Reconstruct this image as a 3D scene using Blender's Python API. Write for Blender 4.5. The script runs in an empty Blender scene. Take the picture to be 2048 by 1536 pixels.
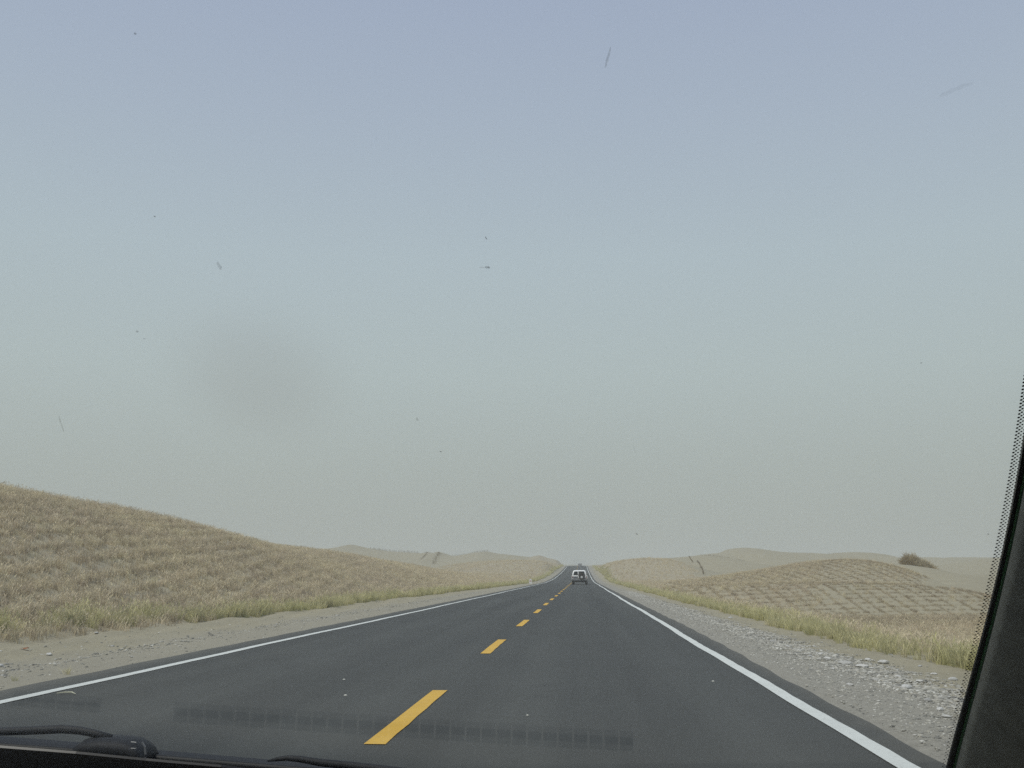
import bpy, bmesh, math, random
import numpy as np
from mathutils import Vector, Matrix
random.seed(7)
rng = np.random.default_rng(11)
sc = bpy.context.scene
C = sc.collection

# ------------------------------------------------------------------ camera
F, CX, CY = 2050.0, 1024.0, 768.0          # focal length and centre in photo pixels (2048 wide)
VX, VY = 1163.0, 1150.0                    # where the straight road vanishes
H = 1.15                                   # eye height above the road
pit = math.atan((VY - CY) / F)
yaw = math.atan((VX - CX) / F * math.cos(pit))
cp, sp, cy_, sy_ = math.cos(pit), math.sin(pit), math.cos(yaw), math.sin(yaw)
fw = Vector((-sy_ * cp, cy_ * cp, sp)); rt = Vector((cy_, sy_, 0)); up = Vector((sy_ * sp, -cy_ * sp, cp))
cam = bpy.data.objects.new('camera', bpy.data.cameras.new('camera')); C.objects.link(cam)
cam.data.sensor_width = 36.0; cam.data.lens = 36.0 * F / 2048.0
cam.data.clip_start = 0.02; cam.data.clip_end = 30000
cam.matrix_world = Matrix(((rt.x, up.x, -fw.x, 0), (rt.y, up.y, -fw.y, 0), (rt.z, up.z, -fw.z, H), (0, 0, 0, 1)))
sc.camera = cam

def ray(px, py):
    """X/Y and (z-H)/Y of the line of sight at a point of the survey of the photograph"""
    d = rt * (px - CX) + up * (CY - py) + fw * F
    return d.x / d.y, d.z / d.y

# ------------------------------------------------------------------ sky, sun, exposure
SUN_EL, SUN_AZ = math.radians(57), math.radians(-140)       # behind and to the left
w = bpy.data.worlds.new('World'); sc.world = w; w.use_nodes = True
nt = w.node_tree; nt.nodes.clear()
N = nt.nodes.new; L = nt.links.new
out = N('ShaderNodeOutputWorld'); bg = N('ShaderNodeBackground'); sky = N('ShaderNodeTexSky')
sky.sky_type = 'NISHITA'; sky.sun_disc = False; sky.sun_elevation = SUN_EL; sky.sun_rotation = SUN_AZ
sky.dust_density = 6; sky.air_density = 1.0; sky.ozone_density = 1.0
tc = N('ShaderNodeTexCoord'); sep = N('ShaderNodeSeparateXYZ'); ramp = N('ShaderNodeValToRGB')
L(tc.outputs['Generated'], sep.inputs[0]); L(sep.outputs['Z'], ramp.inputs[0])
cr = ramp.color_ramp
stops = [(0.0, (.40, .425, .40)), (.03, (.40, .43, .405)), (.10, (.425, .472, .458)), (.19, (.462, .533, .545)), (.30, (.463, .545, .602)),
         (.42, (.42, .492, .605)), (.55, (.37, .435, .59)), (1.0, (.32, .40, .56))]
while len(cr.elements) < len(stops): cr.elements.new(0.5)
for e, (p, c) in zip(cr.elements, stops): e.position = p; e.color = (*c, 1)
mul = N('ShaderNodeVectorMath'); mul.operation = 'SCALE'; mul.inputs['Scale'].default_value = 10.0 * 1.04
L(ramp.outputs[0], mul.inputs[0])
mx = N('ShaderNodeMix'); mx.data_type = 'RGBA'; mx.inputs[0].default_value = .94   # dust veil over the clear sky
L(sky.outputs[0], mx.inputs[6]); L(mul.outputs[0], mx.inputs[7])
L(mx.outputs[2], bg.inputs[0]); bg.inputs[1].default_value = 0.1
L(bg.outputs[0], out.inputs[0])

sd = bpy.data.lights.new('sun', 'SUN'); sd.energy = 2.4; sd.angle = math.radians(12); sd.color = (1, .96, .88)
sun = bpy.data.objects.new('sun', sd); C.objects.link(sun)
dirv = Vector((math.sin(SUN_AZ) * math.cos(SUN_EL), math.cos(SUN_AZ) * math.cos(SUN_EL), math.sin(SUN_EL)))
sun.rotation_euler = dirv.to_track_quat('Z', 'Y').to_euler()
sun.location = (0, -20, 80)

vs = sc.view_settings
vs.view_transform = 'Standard'; vs.look = 'None'; vs.gamma = 1; vs.exposure = 0; vs.use_curve_mapping = False
sc.render.engine = 'CYCLES'
cyc = sc.cycles
cyc.max_bounces = 6; cyc.diffuse_bounces = 2; cyc.glossy_bounces = 3; cyc.transmission_bounces = 4
cyc.volume_bounces = 1; cyc.transparent_max_bounces = 12; cyc.use_denoising = False
cyc.filter_width = 1.5
HAZE_DENSITY = .00075

# ------------------------------------------------------------------ helpers
def tag(o, label=None, cat=None, group=None, kind=None):
    if label: o['label'] = label
    if cat: o['category'] = cat
    if group: o['group'] = group
    if kind: o['kind'] = kind
    return o
def link(name, me, mat=None, parent=None, smooth=False):
    o = bpy.data.objects.new(name, me); C.objects.link(o)
    if mat is not None and len(me.materials) == 0: me.materials.append(mat)
    if smooth: me.polygons.foreach_set('use_smooth', [True] * len(me.polygons))
    if parent: o.parent = parent
    return o
def mesh_of(name, vs_, fs):
    me = bpy.data.meshes.new(name); me.from_pydata([tuple(v) for v in vs_], [], [tuple(f) for f in fs]); me.update(); return me
def pydata(name, vs_, fs, mat=None, parent=None, smooth=False):
    return link(name, mesh_of(name, vs_, fs), mat, parent, smooth)
def empty(name, loc=(0, 0, 0), rz=0):
    o = bpy.data.objects.new(name, None); C.objects.link(o); o.location = loc; o.rotation_euler.z = rz; o.empty_display_size = .2
    return o
def bm_obj(name, bm, mat, parent=None, smooth=False, bevel=0):
    if bevel:
        bmesh.ops.bevel(bm, geom=bm.edges[:], offset=bevel, segments=2, affect='EDGES', profile=.6)
    me = bpy.data.meshes.new(name); bmesh.ops.recalc_face_normals(bm, faces=bm.faces); bm.to_mesh(me); bm.free()
    return link(name, me, mat, parent, smooth)
def box(bm, x0, x1, y0, y1, z0, z1):
    m = bmesh.ops.create_cube(bm, size=1)['verts']
    for v in m:
        v.co = Vector(((x0 + x1) / 2 + v.co.x * (x1 - x0), (y0 + y1) / 2 + v.co.y * (y1 - y0), (z0 + z1) / 2 + v.co.z * (z1 - z0)))
    return m
def tube(pts, rad, seg=8):
    """a swept tube as vertices and faces; rad may be one number or one per point"""
    V, Fc = [], []
    n = len(pts); pts = [Vector(p) for p in pts]
    rad = [rad] * n if not hasattr(rad, '__len__') else rad
    for i, p in enumerate(pts):
        t = (pts[min(i + 1, n - 1)] - pts[max(i - 1, 0)]).normalized()
        a = t.cross(Vector((0, 0, 1)));  a = a.normalized() if a.length > 1e-4 else Vector((1, 0, 0)); b = t.cross(a)
        for k in range(seg):
            an = 2 * math.pi * k / seg
            V.append(p + (a * math.cos(an) + b * math.sin(an)) * rad[i])
    for i in range(n - 1):
        for k in range(seg):
            Fc.append((i * seg + k, i * seg + (k + 1) % seg, (i + 1) * seg + (k + 1) % seg, (i + 1) * seg + k))
    Fc.append(tuple(range(seg))[::-1]); Fc.append(tuple((n - 1) * seg + k for k in range(seg)))
    return V, Fc

class Mat:
    """a small node material builder"""
    def __init__(s, name, base=(.5, .5, .5), rough=.8, spec=.3, metal=0):
        s.m = bpy.data.materials.new(name); s.m.use_nodes = True; s.t = s.m.node_tree
        s.b = s.t.nodes['Principled BSDF']; s.b.inputs['Base Color'].default_value = (*base, 1)
        s.b.inputs['Roughness'].default_value = rough; s.b.inputs['Specular IOR Level'].default_value = spec
        s.b.inputs['Metallic'].default_value = metal
    def n(s, t, **k):
        x = s.t.nodes.new(t)
        for a, v in k.items(): setattr(x, a, v)
        return x
    def l(s, a, b): s.t.links.new(a, b)
    def noise(s, scale, detail=4, rough=.6, vec=None):
        x = s.n('ShaderNodeTexNoise'); x.inputs['Scale'].default_value = scale; x.inputs['Detail'].default_value = detail
        x.inputs['Roughness'].default_value = rough
        if vec is None:
            vec = s.n('ShaderNodeTexCoord').outputs['Object']
        s.l(vec, x.inputs['Vector']); return x.outputs['Fac']
    def ramp(s, fac, stops):
        x = s.n('ShaderNodeValToRGB'); c = x.color_ramp
        while len(c.elements) < len(stops): c.elements.new(.5)
        for e, (p, col) in zip(c.elements, stops): e.position = p; e.color = (*col, 1) if len(col) == 3 else col
        s.l(fac, x.inputs[0]); return x.outputs[0]
    def mix(s, fac, a, b, blend='MIX'):
        x = s.n('ShaderNodeMix', data_type='RGBA', blend_type=blend)
        for i, v in ((0, fac), (6, a), (7, b)):
            if isinstance(v, (int, float)): x.inputs[i].default_value = v
            elif isinstance(v, tuple): x.inputs[i].default_value = (*v, 1)
            else: s.l(v, x.inputs[i])
        return x.outputs[2]
    def math(s, op, a, b=0.0):
        x = s.n('ShaderNodeMath', operation=op)
        for i, v in enumerate((a, b)):
            if isinstance(v, (int, float)): x.inputs[i].default_value = v
            else: s.l(v, x.inputs[i])
        return x.outputs[0]
    def attr(s, name):
        x = s.n('ShaderNodeAttribute'); x.attribute_name = name; return x.outputs['Fac']
    def color(s, c): s.l(c, s.b.inputs['Base Color'])
    def bump(s, h, strength=.3, dist=.02):
        x = s.n('ShaderNodeBump'); x.inputs['Strength'].default_value = strength; x.inputs['Distance'].default_value = dist
        s.l(h, x.inputs['Height']); s.l(x.outputs[0], s.b.inputs['Normal'])

def smat(name, base, rough=.6, spec=.3, metal=0, var=.12, scale=6):
    """plain material with a little mottling"""
    m = Mat(name, base, rough, spec, metal)
    f = m.noise(scale, 5)
    m.color(m.ramp(f, [(.3, tuple(c * (1 - var) for c in base)), (.7, tuple(min(1, c * (1 + var)) for c in base))]))
    return m.m

# ------------------------------------------------------------------ materials
# sand, with verge gravel and vegetated litter driven by where the ground is
g = Mat('desert_ground', rough=.95, spec=.1)
f1 = g.noise(.35, 5); f2 = g.noise(9, 6, .7); f3 = g.noise(60, 4, .7); f0 = g.noise(.03, 4)
sand = g.ramp(f1, [(.3, (.330, .300, .214)), (.7, (.388, .355, .254))])
sand = g.mix(g.math('MULTIPLY', f0, .35), sand, (.33, .30, .225))
sand = g.mix(.35, sand, g.ramp(f2, [(.35, (.60, .58, .55)), (.6, (1, 1, 1))]), 'MULTIPLY')
sand = g.mix(.3, sand, g.ramp(f3, [(.38, (.45, .44, .42)), (.5, (1, 1, 1))]), 'MULTIPLY')
litter = g.ramp(g.noise(3.2, 6, .75), [(.32, (.27, .232, .17)), (.5, (.385, .34, .245)), (.66, (.46, .415, .305))])
fine = g.noise(38, 5, .8)
litter = g.mix(.55, litter, g.ramp(fine, [(.36, (.45, .38, .33)), (.52, (1, 1, 1)), (.68, (1.25, 1.2, 1.05))]), 'MULTIPLY')
col = g.mix(g.attr('veg'), sand, litter)
gf = g.noise(22, 6, .8); gf2 = g.noise(1.1, 5)
grav = g.ramp(gf, [(.32, (.15, .146, .128)), (.45, (.265, .254, .218)), (.58, (.335, .322, .275)), (.72, (.46, .445, .385))])
grav = g.mix(g.math('MULTIPLY', gf2, .5), grav, (.30, .275, .22))
col = g.mix(g.attr('gravel'), col, grav)
g.color(col)
g.bump(g.math('ADD', g.math('MULTIPLY', f2, .5), gf), .5, .03)
M_ground = g.m

a = Mat('asphalt', rough=.82, spec=.22)
tcn = a.n('ShaderNodeTexCoord'); mp = a.n('ShaderNodeMapping'); mp.inputs['Scale'].default_value = (1.3, .035, 1)
a.l(tcn.outputs['Object'], mp.inputs[0])
streak = a.noise(1.0, 4, .55, mp.outputs[0])
sx = a.n('ShaderNodeSeparateXYZ'); a.l(tcn.outputs['Object'], sx.inputs[0])
base = a.ramp(streak, [(.3, (.050, .0535, .0515)), (.7, (.068, .072, .068))])
grain = a.noise(130, 3, .8)
base = a.mix(.5, base, a.ramp(grain, [(.35, (.62, .62, .62)), (.5, (1, 1, 1)), (.68, (1.5, 1.5, 1.45))]), 'MULTIPLY')
patch = a.noise(.4, 5)
base = a.mix(.35, base, a.ramp(patch, [(.35, (.82, .82, .82)), (.65, (1.1, 1.1, 1.1))]), 'MULTIPLY')
tx = a.math('ADD', a.math('SINE', a.math('MULTIPLY', a.math('ADD', sx.outputs['X'], 1.73 + .85), 3.49)), a.math('MULTIPLY', a.math('SUBTRACT', streak, .5), 2.2))
base = a.mix(.5, base, a.ramp(a.math('ADD', a.math('MULTIPLY', tx, .25), .5), [(.2, (.86, .86, .86)), (.8, (1.15, 1.15, 1.14))]), 'MULTIPLY')
spots = a.noise(1.7, 3, .5)
base = a.mix(.4, base, a.ramp(spots, [(.28, (.70, .70, .71)), (.36, (1, 1, 1))]), 'MULTIPLY')
# sand dust blown on to both edges of the pavement
ex = a.math('ABSOLUTE', a.math('ADD', sx.outputs['X'], 1.80))
edge = a.n('ShaderNodeMapRange'); edge.inputs[1].default_value = 3.75; edge.inputs[2].default_value = 4.35
a.l(a.math('ADD', ex, a.math('MULTIPLY', a.math('SUBTRACT', a.noise(3, 5), .5), .6)), edge.inputs[0])
base = a.mix(a.math('MULTIPLY', edge.outputs[0], .45), base, (.19, .18, .15))
a.color(base); a.bump(grain, .35, .006)
M_asphalt = a.m

def paint(name, c1, c2, dirt):
    p = Mat(name, rough=.7, spec=.3)
    p.color(p.mix(p.ramp(p.noise(26, 6, .8), [(.34, (0, 0, 0)), (.46, (1, 1, 1))]), dirt, p.ramp(p.noise(2.2, 5), [(.3, c1), (.7, c2)])))
    return p.m
M_white = paint('white_road_paint', (.60, .62, .58), (.68, .70, .66), (.44, .45, .42))
M_yellow = paint('yellow_road_paint', (.62, .37, .045), (.70, .43, .06), (.48, .31, .08))

def plant_mat(name, cols, tip, trans=.25):
    """stalks: every tuft its own tint, paler towards the tips"""
    p = Mat(name, rough=.9, spec=.08)
    oi = p.n('ShaderNodeObjectInfo')
    c = p.ramp(oi.outputs['Random'], [(i / (len(cols) - 1), k) for i, k in enumerate(cols)])
    at = p.attr('tipness')
    c = p.mix(p.math('MULTIPLY', at, .5), c, tip)
    geo = p.n('ShaderNodeNewGeometry')
    big = p.noise(.18, 3, .5, geo.outputs['Position'])
    c = p.mix(.6, c, p.ramp(big, [(.35, (.92, .90, .92)), (.65, (1.08, 1.08, 1.01))]), 'MULTIPLY')
    mid = p.noise(1.9, 4, .7, geo.outputs['Position'])
    c = p.mix(.6, c, p.ramp(mid, [(.36, (.70, .69, .70)), (.62, (1.16, 1.14, 1.08))]), 'MULTIPLY')
    p.color(c)
    tr = p.n('ShaderNodeBsdfTranslucent'); p.l(c, tr.inputs[0])
    ms = p.n('ShaderNodeMixShader'); ms.inputs[0].default_value = trans
    p.l(p.b.outputs[0], ms.inputs[1]); p.l(tr.outputs[0], ms.inputs[2])
    p.l(ms.outputs[0], p.t.nodes['Material Output'].inputs[0])
    return p.m
M_dry = plant_mat('dry_red_stalks', [(.49, .40, .285), (.66, .565, .395), (.32, .26, .185), (.69, .61, .425), (.57, .455, .36), (.74, .69, .47), (.44, .395, .27), (.66, .55, .41)], (.77, .69, .51))
M_reed = plant_mat('green_yellow_reed', [(.34, .34, .14), (.52, .50, .24), (.60, .56, .31), (.36, .36, .17), (.66, .59, .37), (.50, .48, .25), (.28, .29, .14)], (.72, .68, .42))
M_straw = plant_mat('old_straw', [(.34, .285, .20), (.41, .35, .245), (.29, .24, .17)], (.44, .38, .28))
M_greenweed = plant_mat('green_weed', [(.10, .12, .05), (.14, .16, .07), (.09, .11, .055)], (.2, .21, .11))
M_twig = plant_mat('dry_twigs', [(.44, .36, .23), (.44, .36, .23)], (.56, .48, .31))
M_fence = plant_mat('fence_reed', [(.25, .21, .15), (.25, .21, .15)], (.30, .26, .19))

# ------------------------------------------------------------------ ground shape
def prof(pts, D):
    """a ridge line surveyed from the photograph, as X and height at distance D"""
    xs, hs = [], []
    for px, py in pts:
        a_, b_ = ray(px, py); xs.append(a_ * D); hs.append(H + b_ * D)
    return np.array(xs), np.array(hs)
def sstep(a, b, x):
    t = np.clip((x - a) / (b - a), 0, 1); return t * t * (3 - 2 * t)

RY = np.array([-60, 120, 163, 195, 226, 270, 314, 365, 400, 414, 440, 520, 700, 1200, 2500, 9000.])
RZ = np.array([0, 0, .05, .30, .74, 1.50, 2.42, 3.62, 4.45, 4.72, 4.90, 4.9, 5.6, 5.0, 3.0, 0.])
def _spline(x, y):
    m = np.gradient(y, x)
    def f(q):
        q = np.asarray(q, float); i = np.clip(np.searchsorted(x, q) - 1, 0, len(x) - 2)
        h = x[i + 1] - x[i]; t = (q - x[i]) / h
        return (2*t**3-3*t**2+1)*y[i] + (t**3-2*t**2+t)*h*m[i] + (-2*t**3+3*t**2)*y[i+1] + (t**3-t**2)*h*m[i+1]
    return f
road_z = _spline(RY, RZ)

RIDGES = [   # surveyed skyline, distance, run-up in front, run-out behind
 # left dunes
 (prof([(300,1150),(480,1122),(600,1104),(660,1098),(685,1096),(698,1087.5),(710,1092),(741,1098),(797,1104),(849,1107),(856,1103.5),(868,1107),(882,1103.5),(898,1111),(921,1112),(954,1105.5),(977,1103.5),(990,1107),(1022,1110),(1062,1114),(1080,1111),(1098,1117),(1116,1121),(1129,1126),(1136,1133),(1142,1150)], 455), 455, 120, 160),
 (prof([(560,1140),(640,1108),(700,1110),(748,1117),(790,1121),(826,1126),(860,1136),(900,1150)], 300), 300, 60, 60),
 # vegetated rise on the left
 (prof([(800,1150),(865,1140),(905,1132),(954,1126),(1000,1122),(1040,1121),(1080,1123),(1100,1127),(1118,1134),(1130,1150)], 330), 330, 120, 90),
 # right: vegetated rise and the bare dune beside it
 (prof([(1190,1150),(1215,1132),(1249,1121),(1298,1116),(1334,1118),(1360,1126),(1400,1140),(1440,1150)], 250), 250, 90, 80),
 (prof([(1180,1150),(1204,1131),(1239,1123),(1290,1122),(1371,1114),(1400,1111),(1425,1112),(1468,1119),(1500,1126),(1530,1133),(1580,1143),(1640,1152)], 290), 290, 95, 50),
 (prof([(1190,1140),(1240,1126),(1300,1118),(1378,1113),(1410,1109),(1444,1105.5),(1459,1097.5),(1478,1095),(1505,1098),(1542,1104),(1566,1106),(1603,1106),(1639,1109),(1670,1105.5),(1700,1105),(1717,1103),(1736,1108),(1770,1124),(1800,1140),(1860,1150)], 400), 400, 130, 120),
 (prof([(1700,1140),(1770,1124),(1804,1117.5),(1830,1115),(1850,1114),(1872,1116.5),(1930,1115),(1980,1116),(2060,1113),(2200,1108),(2500,1115)], 520), 520, 150, 200),
 (prof([(1700,1150),(1800,1141),(1870,1130),(1930,1123),(1980,1117),(2060,1112),(2300,1105)], 330), 330, 120, 60),
 # sand apron with the bush mound
 (prof([(1560,1150),(1640,1140),(1700,1134),(1760,1127),(1788,1129),(1815,1132),(1850,1143),(1900,1149),(2000,1150),(2200,1146)], 150), 150, 55, 50),
 # low mound of open straw squares in front of the hill
 (prof([(1330,1174),(1420,1170),(1500,1168),(1600,1166),(1700,1166),(1779,1168),(1825,1170),(1903,1176),(1965,1190),(2040,1210),(2150,1230)], 76), 76, 13, 10),
 # checkerboard hill
 (prof([(1340,1166),(1410,1158),(1440,1154),(1480,1148),(1520,1142),(1560,1135),(1600,1128),(1640,1123),(1670,1120.5),(1692,1120),(1720,1121),(1750,1127),(1775,1135),(1795,1147),(1815,1162),(1850,1172)], 112), 112, 36, 34),
 # far dunes that close the view, lost in the dust
 (prof([(-600,1120),(200,1122),(700,1128),(1000,1131),(1100,1128),(1170,1131),(1240,1126),(1500,1130),(2000,1124),(2600,1120)], 1500), 1500, 500, 500),
 (prof([(-1500,1130),(0,1133),(700,1136),(1160,1137),(1700,1134),(3200,1130)], 3500), 3500, 1500, 1500),
]
# left vegetated hill: a long ridge parallel to the road
_hl = [(0, 962), (100, 980), (200, 1001), (300, 1028), (400, 1053), (500, 1073), (560, 1083), (640, 1096), (700, 1107), (780, 1123), (860, 1140)]
LXC = -30.0
_hy, _hz = [], []
for px, py in _hl:
    a_, b_ = ray(px, py); Y = LXC / a_; _hy.append(Y); _hz.append(H + b_ * Y - .90)
for _i, _d in enumerate((.15, .20, .17, -.03, -.06, .06, .20, .10, 0)): _hz[_i] += _d
_hy = np.array([-40, 10, 30] + _hy + [260, 330]); _hz = np.array([3.9, 5.3, 5.7] + _hz + [1.2, .5])

def waves(X, Y):
    return (.10 * np.sin(X * .23 + .6 * np.sin(Y * .11)) * np.sin(Y * .19 + 1.3) + .05 * np.sin(X * .71 + Y * .23) * np.sin(Y * .53 - X * .2)
            + .025 * np.sin(X * 1.9 + 1.1) * np.sin(Y * 1.43 + X * .4))
def ground_z(X, Y, humps=True):
    X = np.asarray(X, float); Y = np.asarray(Y, float)
    rz = road_z(Y)
    d = np.where(X < -1.73, -5.95 - X, X - 2.35)          # distance out from the pavement edge
    flat = 1 - sstep(30, 110, np.abs(X + 1.7))
    z = rz * flat
    z = z - .035 - .06 * sstep(.2, 3.2, d) + sstep(2, 8, d) * waves(X, Y) * np.clip((d - 2) / 12, 0, 1)
    dip = sstep(3.2, 9, d) * (X > 0) * (1 - sstep(80, 100, Y))
    z = z - 1.15 * dip
    # left hill
    crest = np.interp(Y, _hy, _hz)
    t = np.clip((-X - 10.6) / (-LXC - 10.6), 0, 1)
    s_ = np.sin(t * math.pi / 2) ** 1.35
    hill = (crest - 0) * s_ * (1 - .5 * sstep(-LXC + 3, -LXC + 60, -X))
    z = np.where(X < -10.6, np.maximum(z, z * 0 + rz * flat * (1 - s_) - .09 + hill + waves(X, Y) * np.clip((d - 2) / 12, 0, 1) * .8 * (1 - sstep(.5, .95, t))), z)
    keep = sstep(0, 5, d)
    for (xs, hs), D, wf, wb in RIDGES:
        hh = np.interp(X, xs, hs, left=-2, right=-2)
        if D > 1000: hh = np.interp(X, xs, hs)
        t = np.where(Y < D, np.clip((D - Y) / wf, 0, 1), np.clip((Y - D) / wb, 0, 1))
        bump_ = .5 + .5 * np.cos(t * math.pi)
        r = hh * bump_ + (-1.7 if D < 200 else -.6) * (1 - bump_)
        if D >= 200: r = np.where(bump_ > 1e-4, r, -10.0)
        k = .12
        dlt = np.clip(.5 + .5 * (r - z) / k, 0, 1)
        zz = z * (1 - dlt) + r * dlt + k * dlt * (1 - dlt)
        z = np.where(keep > 0, z * (1 - keep) + zz * keep, z) if D < 1000 else zz * (Y > 620) + z * (Y <= 620)
    if humps:
        # wind has scooped each straw square a little
        z = z + -.16 * (np.abs(np.sin(math.pi * (X * .990 + Y * .139))) * np.abs(np.sin(math.pi * (Y * .990 - X * .139))) - .4) * keep * (Y < 60)
    # far ripples on bare dunes
    z = z + keep * sstep(120, 260, Y) * (.18 * np.sin(X * .09 + Y * .05) * np.sin(Y * .07) + .10 * np.sin(X * .21 - Y * .13))
    return z

def veg_mask(X, Y):
    """how thickly the dry reeds grow: 0 bare sand, 1 full"""
    X = np.asarray(X, float); Y = np.asarray(Y, float)
    jit = 1.5 * np.sin(Y * .31 + X * .17) + 1.1 * np.sin(X * .47 - Y * .23)
    left = sstep(10.0, 11.5, -X) * (1 - sstep(235, 275, Y + jit * 3))
    # left rise beyond
    left2 = sstep(8.0, 10, -X) * sstep(150, 190, Y) * (1 - sstep(325, 350, Y + jit)) * (1 - sstep(34, 44, -X + jit))
    ln = sstep(7.0, 9, -X) * sstep(250, 300, Y) * (1 - sstep(16, 26, -X + jit)) * (Y < 520)
    left = np.maximum(np.maximum(left, left2), ln)
    rY = np.interp(X, [4, 12, 20, 24, 30, 33.5, 37, 60], [150, 150, 150, 150, 150, 112, 66, 40])
    right = sstep(5.0, 6.2, X) * (1 - sstep(-3, 5, Y + jit - rY))
    # the hill's flank runs out to bare sand on its right
    ratio = X / np.maximum(Y, 1)
    right = right * (1 - sstep(.300, .325, ratio + jit * .002) * (Y > 75))
    r2 = sstep(5.0, 7, X) * (Y > 120) * (1 - sstep(245, 265, Y + jit)) * (1 - sstep(0, 3, X - np.interp(Y, [120, 165, 200, 260], [26, 20.5, 21, 19]) + jit))
    r3 = sstep(5.0, 7, X) * (Y > 240) * (1 - sstep(14, 24, X + jit)) * (Y < 520)
    return np.clip(np.maximum(np.maximum(left, right), np.maximum(r2, r3)), 0, 1)

# one ground sheet, fine by the road and coarse far away
ys = [-40.0]
while ys[-1] < 9000:
    y = ys[-1]; ys.append(y + (2.0 if y < 2 else .45 if y < 60 else .45 + (y - 60) * .0085 if y < 620 else (y - 620) * .05 + 6))
ys = np.array(ys)
us = np.linspace(0, 1, 210)
half = .32 * us * 60 + 900 * us ** 4 + 5200 * us ** 9
xr = 2.55 + half; xl = -6.1 - half
xm = np.array([-6.0, -5.0, -3.3, -1.73, 0, 1.4, 2.4])
xs = np.concatenate([xl[::-1], xm, xr])
GX, GY = np.meshgrid(xs, ys)
GZ = ground_z(GX, GY)
onroad = (GX > -6.05) & (GX < 2.45)
GZ = np.where(onroad, road_z(GY) - .06, GZ)
ny, nx = GX.shape
verts = np.stack([GX.ravel(), GY.ravel(), GZ.ravel()], 1)
ii = np.arange(ny * nx).reshape(ny, nx)
quads = np.stack([ii[:-1, :-1].ravel(), ii[:-1, 1:].ravel(), ii[1:, 1:].ravel(), ii[1:, :-1].ravel()], 1)
me = bpy.data.meshes.new('desert_ground')
me.vertices.add(len(verts)); me.vertices.foreach_set('co', verts.ravel())
me.loops.add(quads.size); me.loops.foreach_set('vertex_index', quads.ravel())
me.polygons.add(len(quads)); me.polygons.foreach_set('loop_start', np.arange(len(quads)) * 4)
me.update(calc_edges=True); me.validate()
va = me.attributes.new('veg', 'FLOAT', 'POINT')
v_ = veg_mask(GX, GY) * np.where((GX > 10) & (GY > 52) & (GY < 84) & (GX / np.maximum(GY, 1) > .2), .12, np.where((GX > 12) & (GY >= 84) & (GY < 150), .35, np.where(GY < 110, .55, .9)))
va.data.foreach_set('value', v_.ravel().astype(np.float32))
dd = np.where(GX < -1.73, -5.95 - GX, GX - 2.35)
wob = .35 * np.sin(GY * .8) + .25 * np.sin(GY * 2.1 + 1)
gr = np.where(GX > 0, 1 - sstep(.9, 1.7, dd + wob * .6), 1 - sstep(1.2, 3.2, dd + wob)) * (dd > -9)
gr = np.where(GX > 0, gr, gr * .55)
ga = me.attributes.new('gravel', 'FLOAT', 'POINT'); ga.data.foreach_set('value', gr.ravel().astype(np.float32))
ground = link('ground', me, M_ground, smooth=True); tag(ground, kind='structure')

# ------------------------------------------------------------------ road
RX0, RX1 = -5.98, 2.40
ry = ys[(ys < 2500)]
def edge_w(y, s): return .012 * math.sin(y * .7 + s) + .018 * math.sin(y * 2.6 + 2 * s)
V, Fc = [], []
prof_x = [0, .02, .5, 1.0]
for y in ry:
    z = float(road_z(y))
    x0 = RX0 + edge_w(y, 0); x1 = float(np.interp(y, [0, 6, 22, 60], [2.22, 2.24, 2.42, 2.42])) + edge_w(y, 2)
    V += [(x0 - .08, y, z - .07), (x0, y, z), (x0 + 1, y, z + .002), (-1.75, y, z + .006), (x1 - 1, y, z + .002), (x1, y, z), (x1 + .08, y, z - .07)]
for i in range(len(ry) - 1):
    for k in range(6): Fc.append((i * 7 + k, i * 7 + k + 1, (i + 1) * 7 + k + 1, (i + 1) * 7 + k))
road = pydata('road', V, Fc, M_asphalt); tag(road, kind='structure')
def surf_z(x, y):
    z = float(road_z(y))
    return z + .002 + .004 * max(0, 1 - abs(x + 1.75) / 3.2)
def strip(name, x0, x1, y0, y1, mat, wob=0, lift=.006, breaks=None):
    yy = [y0] + [float(q) for q in ys if y0 < q < y1] + [y1]
    if y1 - y0 < 10: yy = list(np.linspace(y0, y1, 8))
    V, Fc = [], []
    for j, y in enumerate(yy):
        a1 = wob * (math.sin(y * .21 + 1) + .5 * math.sin(y * .57) + .3 * math.sin(y * 1.7))
        # joints in the asphalt sheet at a distance lie closer together for far dashes; keep clear of it
        z = max(surf_z(x0, y), surf_z(x1, y)) + lift + y * 4e-5
        V += [(x0 + a1, y, z), (x1 + a1 + .004 * math.sin(y * 7), y, z)]
    for i in range(len(yy) - 1): Fc.append((2 * i, 2 * i + 1, 2 * i + 3, 2 * i + 2))
    return pydata(name, V, Fc, mat, road)
strip('edge_line', -5.45, -5.31, -20, 1200, M_white, .022)
strip('edge_line', 1.91, 2.05, -20, 1200, M_white, .018)
y = 7.37 - 8.4 * 3
while y < 620:
    strip('centre_dash', -1.525, -1.375, y, y + 3.4, M_yellow, .006)
    y += 8.4

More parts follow.
